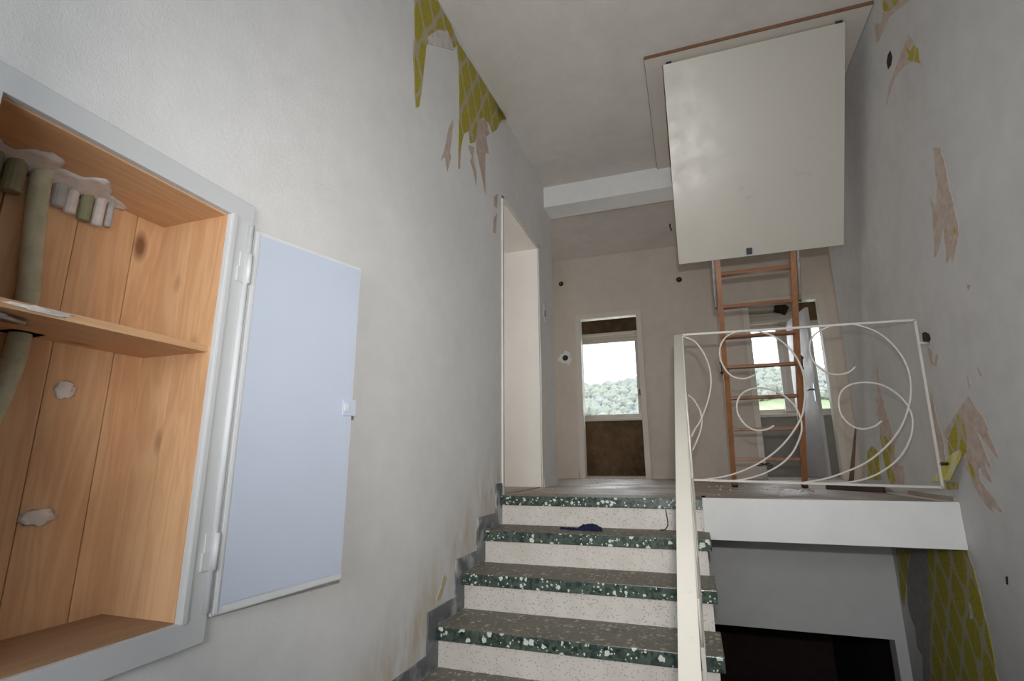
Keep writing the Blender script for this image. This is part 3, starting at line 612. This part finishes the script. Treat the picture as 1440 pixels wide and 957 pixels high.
tube('hatch_hinge', [(.04, 3.199, 2.656), (.075, 3.199, 2.656)], .007, 'dark_metal', ht); tube('hatch_hinge', [(1.06, 3.199, 2.656), (1.10, 3.199, 2.656)], .007, 'dark_metal', ht)

la = tag(empty('folding_ladder', (.54, 4.66, ZF)), 'reddish-brown wooden folding loft ladder reaching from the hatch to the corridor floor', 'ladder')
TL = .4426                                                        # the ladder stands a little steeper than the hatch panel
ld = Vector((0, TL, -1)).normalized(); ln = Vector((0, 1, TL)).normalized(); KL = math.hypot(TL, 1)
g0 = Vector((0, 3.400, 2.70)); LS = (2.70-ZF)*KL; SJ = (2.70-.69)*KL
for xa, xb in ((.276, .314), (.788, .826)):
    slant('stringer', xa, xb, .14, SJ+.01, .0, .055, 'ladder_long', la, .003, g0)
    slant('stringer', xa+.005, xb+.009, SJ+.012, LS, -.002, .053, 'ladder_long', la, .003, g0, xa+.014, xb+.010)
zr = [2.46, 2.25, 2.03, 1.81, 1.59, 1.368, 1.138, .920, .700, .468, .229, -.004]
for z in zr:
    y = 3.400+(2.70-z)*TL
    box('rung', (.310, y+.0, z-.012), (.792, y+.066, z+.012), 'ladder_cross', la, .003)
for xs in (.264, .838):
    o = slant('guide_backing', xs-.012, xs+.012, .6, 1.70+.03, .012, .024, 'dark_metal', la, 0, g0)
    a = g0+ld*.6+ln*.004+Vector((xs, 0, 0)); b2 = g0+ld*1.71+ln*.004+Vector((xs, 0, 0))
    tube('guide_tube', [a, b2], .009, 'chrome', la, 12)
for xs in (.270, .834):
    c = g0+ld*SJ+ln*.02
    hx = empty('joint_hinge'); hx.parent = la; hx.location = -la.location
    slant('hinge_plate', xs-.004, xs+.004, SJ-.06, SJ+.06, .004, .046, 'dark_metal', hx, .001, g0)
    for q in (-.04, .04): tube('bolt', [g0+ld*(SJ+q)+ln*.025+Vector((xs-.012, 0, 0)), g0+ld*(SJ+q)+ln*.025+Vector((xs+.012, 0, 0))], .009, 'dark_metal', hx, 8)
for xa in (.290, .798):
    slant('rubber_foot', xa-.004, xa+.040, LS-.022, LS-.001, -.005, .058, 'dark_metal', la, .002, g0)

# ------------------------------------------------------------------ landing railing
rl = tag(empty('landing_railing', (.6, 3.25, ZF)), 'white wrought-iron landing railing of thin scrolls across the gap above the lower flight', 'railing')
RY = 3.25; P3 = [Vector((x, RY, z)) for x, z in RAIL]
for a, b2 in ((0, 1), (1, 2), (2, 3), (3, 0)): tube('frame_bar', [P3[a], P3[b2]], .0085, 'paint_rail', rl, 4, True)
for k, s in enumerate(SCROLLS):
    tube('scroll', catmull([(max(x, .003), RY, max(z, -.14)) for x, z in s], 5), .0055, 'paint_rail', rl, 6)
tube('wall_stub', [(1.192, RY, .60), (XR, RY+.02, .60)], .008, 'paint_rail', rl); tube('wall_stub', [(1.182, RY, -.03), (XR, RY+.02, -.03)], .008, 'dark_metal', rl)

# stair handrail: flat bar on a scrolled panel down the flight
hr = tag(empty('stair_handrail', (-.02, 2.3, ZF-.6)), 'cream-painted flat handrail sloping down the open side of the stairs', 'handrail')
def hz(y): return .76-.606*(3.26-y)
yT, yBm = 3.238, .80
hexa('handrail_bar', [(-.050, yT, hz(yT)), (-.004, yT, hz(yT)), (-.022, yBm, hz(yBm)), (-.069, yBm, hz(yBm)),
                      (-.050, yT, hz(yT)-.010), (-.004, yT, hz(yT)-.010), (-.022, yBm, hz(yBm)-.010), (-.069, yBm, hz(yBm)-.010)], 'paint_handrail', hr, .002)
def X0(y): return -.010-.0075*(3.24-y)
tube('frame_bar', [(X0(3.24), 3.215, hz(3.215)-.02), (X0(.86), .86, hz(.86)-.02)], .009, 'paint_rail', hr, 4, True)
tube('frame_bar', [(X0(3.24), 3.24, hz(3.24)-.84), (X0(.86), .86, hz(.86)-.84)], .009, 'paint_rail', hr, 4, True)
for y in (3.215, 2.06, .86): tube('frame_post', [(X0(y), y, hz(y)-.02), (X0(y), y, hz(y)-.96 if y > .9 else hz(y)-.86)], .009, 'paint_rail', hr, 4, True)
for q in (0, 1):
    for s in SCROLLS[2:4]:
        tube('scroll', catmull([(X0(3.24-q*1.18-1.15*(x-.02)), 3.24-q*1.18-1.15*(x-.02), hz(3.24-q*1.18-1.15*(x-.02))-.02-(.745-z)*.9) for x, z in s if x < 1.15], 4), .0055, 'paint_rail', hr, 6)

# ------------------------------------------------------------------ small fixings on the walls
def ring_box(name, c, axis, r, lab, patch=0, mat='plaster_white'):
    e = tag(empty(name, c), lab, 'wall socket box', 'old wall boxes on the landing'); v = Vector(axis)
    bm = bmesh.new(); seg = 20; c = Vector(c)
    a = v.cross(Vector((0, 0, 1))); a = a.normalized() if a.length > .1 else Vector((1, 0, 0)); b2 = v.cross(a)
    prof = [(r*.72, .001), (r*.78, .006), (r, .006), (r*1.05, .001)]
    rings = [[bm.verts.new(c+v*h+rr*(math.cos(t)*a+math.sin(t)*b2)) for t in [2*math.pi*k/seg for k in range(seg)]] for rr, h in prof]
    for A, B in zip(rings, rings[1:]):
        for k in range(seg): bm.faces.new((A[k], A[(k+1) % seg], B[(k+1) % seg], B[k]))
    bm_obj('box_rim', bm, 'dark_metal', e, True)
    bm = bmesh.new(); rg = [bm.verts.new(c+v*.0015+r*.76*(math.cos(t)*a+math.sin(t)*b2)) for t in [2*math.pi*k/seg for k in range(seg)]]; bm.faces.new(rg); bm_obj('box_inside', bm, 'black', e)
    tube('wire_end', [c+v*.002, c+v*.014+a*.008, c+v*.018-b2*.006], .003, 'paint_beige', e, 6)
    if patch:
        bm = bmesh.new(); rg = [bm.verts.new(c+v*.0008+patch*(1+.18*math.sin(3*t+1)+.12*math.sin(7*t))*(math.cos(t)*a+math.sin(t)*b2)) for t in [2*math.pi*k/28 for k in range(28)]]
        bm.faces.new(rg); bm_obj('plaster_patch', bm, mat, e)
ring_box('wall_box', (-1.52, YB-.001, 2.352), (0, -1, 0), .032, 'small round dark wall box high on the back wall left of the left doorway')
ring_box('wall_box', (.016, YB-.001, 2.226), (0, -1, 0), .034, 'small round dark wall box high on the back wall beside the hatch corner')
ring_box('wall_box', (-1.491, YB-.001, 1.316), (0, -1, 0), .036, 'round dark wall box in a pale plaster patch beside the left doorway at switch height', .085)
e = tag(empty('switch_box', (XL, 4.519, 1.352)), 'narrow dark switch box with a plaster rim beside the deep doorway on the left', 'switch box')
blob('plaster_rim', (XL+.001, 4.519, 1.352), .004, .055, .085, 'plaster_white', e, 9, .12); box('box_slot', (XL+.003, 4.500, 1.315), (XL+.007, 4.525, 1.375), 'black', e, .001)
o = tube('ceiling_hook', [(-.037, 5.86, ZC), (-.037, 5.86, ZC-.05), (-.02, 5.86, ZC-.07), (-.037, 5.86, ZC-.085)], .008, 'dark_metal', None); tag(o, 'small dark wire end hanging from the corridor ceiling left of the hatch', 'hook')

# ------------------------------------------------------------------ loose things
def rag(name, cx, y, z, w, mat, lab):
    bm = bmesh.new(); bmesh.ops.create_grid(bm, x_segments=40, y_segments=14, size=1)
    for v in bm.verts:
        u, q = v.co.x, v.co.y; h = .026*max(0, 1-((u-.45)/.55)**2)**.6*(1-q*q)+.009*(1-q*q)
        h += .006*math.sin(14*u+3*q)*math.sin(9*q+2*u)*(1-q*q)+random.uniform(-.0015, .0015)
        wy = (.028 if u > -.1 else .014)*(1+.25*math.sin(11*u))
        v.co = Vector((cx+u*w/2, y+q*wy+.008*math.sin(5*u), z+.001+max(0, h)))
    r = bmesh.ops.extrude_face_region(bm, geom=bm.faces[:]); 
    for v in [g for g in r['geom'] if isinstance(g, bmesh.types.BMVert)]: v.co.z = z+.0008
    return tag(bm_obj(name, bm, mat, None, True), lab, 'cloth')
rag('crumpled_cloth', -.655, Y1-GO+.17, ZF-RISE, .25, 'navy', 'dark navy crumpled cloth lying on the second step from the top')
cb2 = tube('cable_end', catmull([(-0.175, 3.306, -0.289), (-0.17, 3.3, -0.332), (-0.169, 3.298, -0.375), (-0.186, 3.292, -0.399), (-0.21, 3.27, -0.3995)], 5), .0035, 'dark_metal', None, 6)
tag(cb2, 'short thin dark wire poking from the top riser near the handrail', 'wire')
o = hexa('dark_board', [(.93, 4.56, ZF), (1.19, 4.18, ZF), (1.235, 4.30, ZF), (1.04, 4.86, ZF), (.93, 4.56, ZF+.032), (1.19, 4.18, ZF+.032), (1.235, 4.30, ZF+.032), (1.04, 4.86, ZF+.028)], 'dark_board', None, .003)
tag(o, 'dark reddish-brown board lying flat on the floor against the right wall', 'board')
o = hexa('loose_strip', [(1.195, 4.14, ZF), (1.205, 4.14, ZF), (1.240, 3.31, ZF), (1.230, 3.31, ZF), (1.195, 4.14, ZF+.008), (1.205, 4.14, ZF+.008), (1.240, 3.31, ZF+.008), (1.230, 3.31, ZF+.008)], 'paint_trim', None, .001)
tag(o, 'pale loose skirting strip on the landing floor along the right wall', 'strip')
o = hexa('leaning_batten', [(1.150, 4.86, ZF), (1.185, 4.86, ZF), (1.185, 4.88, ZF), (1.150, 4.88, ZF), (1.246, 4.812, .235), (1.256, 4.812, .235), (1.256, 4.825, .235), (1.246, 4.825, .235)], 'wood_brown', None)
tag(o, 'short tapered brown batten leaning on the end of the right wall', 'batten')
pt = tag(empty('pipe_stub', (.735, 6.40, ZF)), 'white pipe stub with a dark wire ring on the floor beside the right back doorway', 'pipe')
tube('pipe', [(.735, 6.40, ZF), (.735, 6.40, ZF+.15)], .028, 'pvc', pt, 16)
tube('wire_ring', [(.745+.075*math.cos(a), 6.40+.06*math.sin(a), ZF+.165+.012*math.sin(2*a)) for a in [i*.33 for i in range(20)]], .007, 'dark_metal', pt, 6)
# standing door leaf inside the right-hand room
lf = tag(empty('open_door_leaf', (1.35, 7.2, ZF)), 'dusty grey-white door leaf standing open inside the right back doorway', 'door')
q0, q1 = Vector((1.335, 7.62, 0)), Vector((1.440, 6.86, 0)); e1 = (q1-q0).normalized(); e2 = Vector((-e1.y, e1.x, 0)); e2 = e2 if e2.x > 0 else -e2
def lbox(name, s0, s1, d0, d1, z0, z1, mat, par, bev=0):
    pts = []
    for dd in (d0, d1): pts += [q0+e1*s0+e2*dd+Vector((0, 0, z0)), q0+e1*s1+e2*dd+Vector((0, 0, z0)), q0+e1*s1+e2*dd+Vector((0, 0, z1)), q0+e1*s0+e2*dd+Vector((0, 0, z1))]
    return hexa(name, pts, mat, par, bev)
LL = (q1-q0).length
lbox('door_board', 0, LL, 0, .038, ZF+.004, 1.80, 'paint_leaf', lf, .003)
hd = lbox('lock_plate', LL-.075, LL-.035, -.004, 0, .66, .87, 'galvanised', lf, .001)
a = q0+e1*(LL-.055)+Vector((0, 0, .80)); tube('door_handle', [a, a-e2*.045, a-e2*.05-e1*.10], .009, 'dark_metal', lf, 8)
# dark clump by the shutter box
nt = blob('dried_clump', (1.325, 7.66, 2.02), .075, .06, .075, 'nest', None, 12, .28); tag(nt, 'dark round dried clump hanging at the shutter box behind the ladder', 'clump')
# crumbs of plaster and grit swept along the corridor floor
bm = bmesh.new(); rnd = random.Random(21)
for i in range(170):
    if i < 90: x = rnd.uniform(.1, 1.2); y = rnd.uniform(4.0, 6.4)
    elif i < 130: x = rnd.uniform(-1.3, -.5); y = rnd.gauss(6.35, .12)
    else: x = rnd.uniform(-1.15, 1.1); y = rnd.uniform(3.6, 6.3)
    if .88 < x and y < 4.95: x -= .4
    y = min(y, 6.5); s = rnd.uniform(.003, .012)
    r = bmesh.ops.create_icosphere(bm, subdivisions=1, radius=1)
    for v in r['verts']: v.co = Vector((x+v.co.x*s*rnd.uniform(.7, 1.3), y+v.co.y*s*rnd.uniform(.7, 1.3), ZF+s*.3+v.co.z*s*.5))
tag(bm_obj('plaster_crumbs', bm, 'plaster_smear'), 'pale crumbs of fallen plaster scattered over the corridor floor', 'rubble', None, 'stuff')
# ------------------------------------------------------------------ hillside outside
bm = bmesh.new(); nx, ny = 90, 60
def hh(x, y):
    t = min(1, max(0, (y-70)/190)); s = t*t*(3-2*t)
    ridge = 32.5+3.0*math.sin(x*.021+1)+1.5*math.sin(x*.06)-.010*(x-20)
    return -9+s*(ridge+9)+1.0*math.sin(x*.05+y*.04)*s - max(0, y-265)*.25
G = [[bm.verts.new((-260+560*i/nx, 12+330*j/ny, hh(-260+560*i/nx, 12+330*j/ny))) for i in range(nx+1)] for j in range(ny+1)]
for j in range(ny):
    for i in range(nx): bm.faces.new((G[j][i], G[j][i+1], G[j+1][i+1], G[j+1][i]))
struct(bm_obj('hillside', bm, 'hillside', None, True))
verts = []; faces = []; rnd = random.Random(5)
ico = bmesh.new(); bmesh.ops.create_icosphere(ico, subdivisions=1, radius=1); iv = [v.co.copy() for v in ico.verts]; fi = [[v.index for v in f.verts] for f in ico.faces]; ico.free()
for _ in range(9000):
    y = rnd.uniform(110, 268); x = rnd.uniform(-100, 110)*y/250+10
    if math.sin(x*.09+2)*math.sin(y*.07) > .35: continue
    r = rnd.uniform(.8, 1.9); h = r*rnd.uniform(.9, 1.6); z = hh(x, y)+h*.7; base = len(verts)
    verts += [(x+v.x*r*(1+rnd.uniform(-.18, .18)), y+v.y*r, z+v.z*h*(1+rnd.uniform(-.15, .15))) for v in iv]; faces += [[base+k for k in f] for f in fi]
me = bpy.data.meshes.new('distant_woodland'); me.from_pydata(verts, [], faces); tr = link('distant_woodland', me, 'hazed_leaves')
tag(tr, 'autumn woodland, haze painted into its colour, covering the far hillside outside the windows', 'woodland', None, 'stuff')
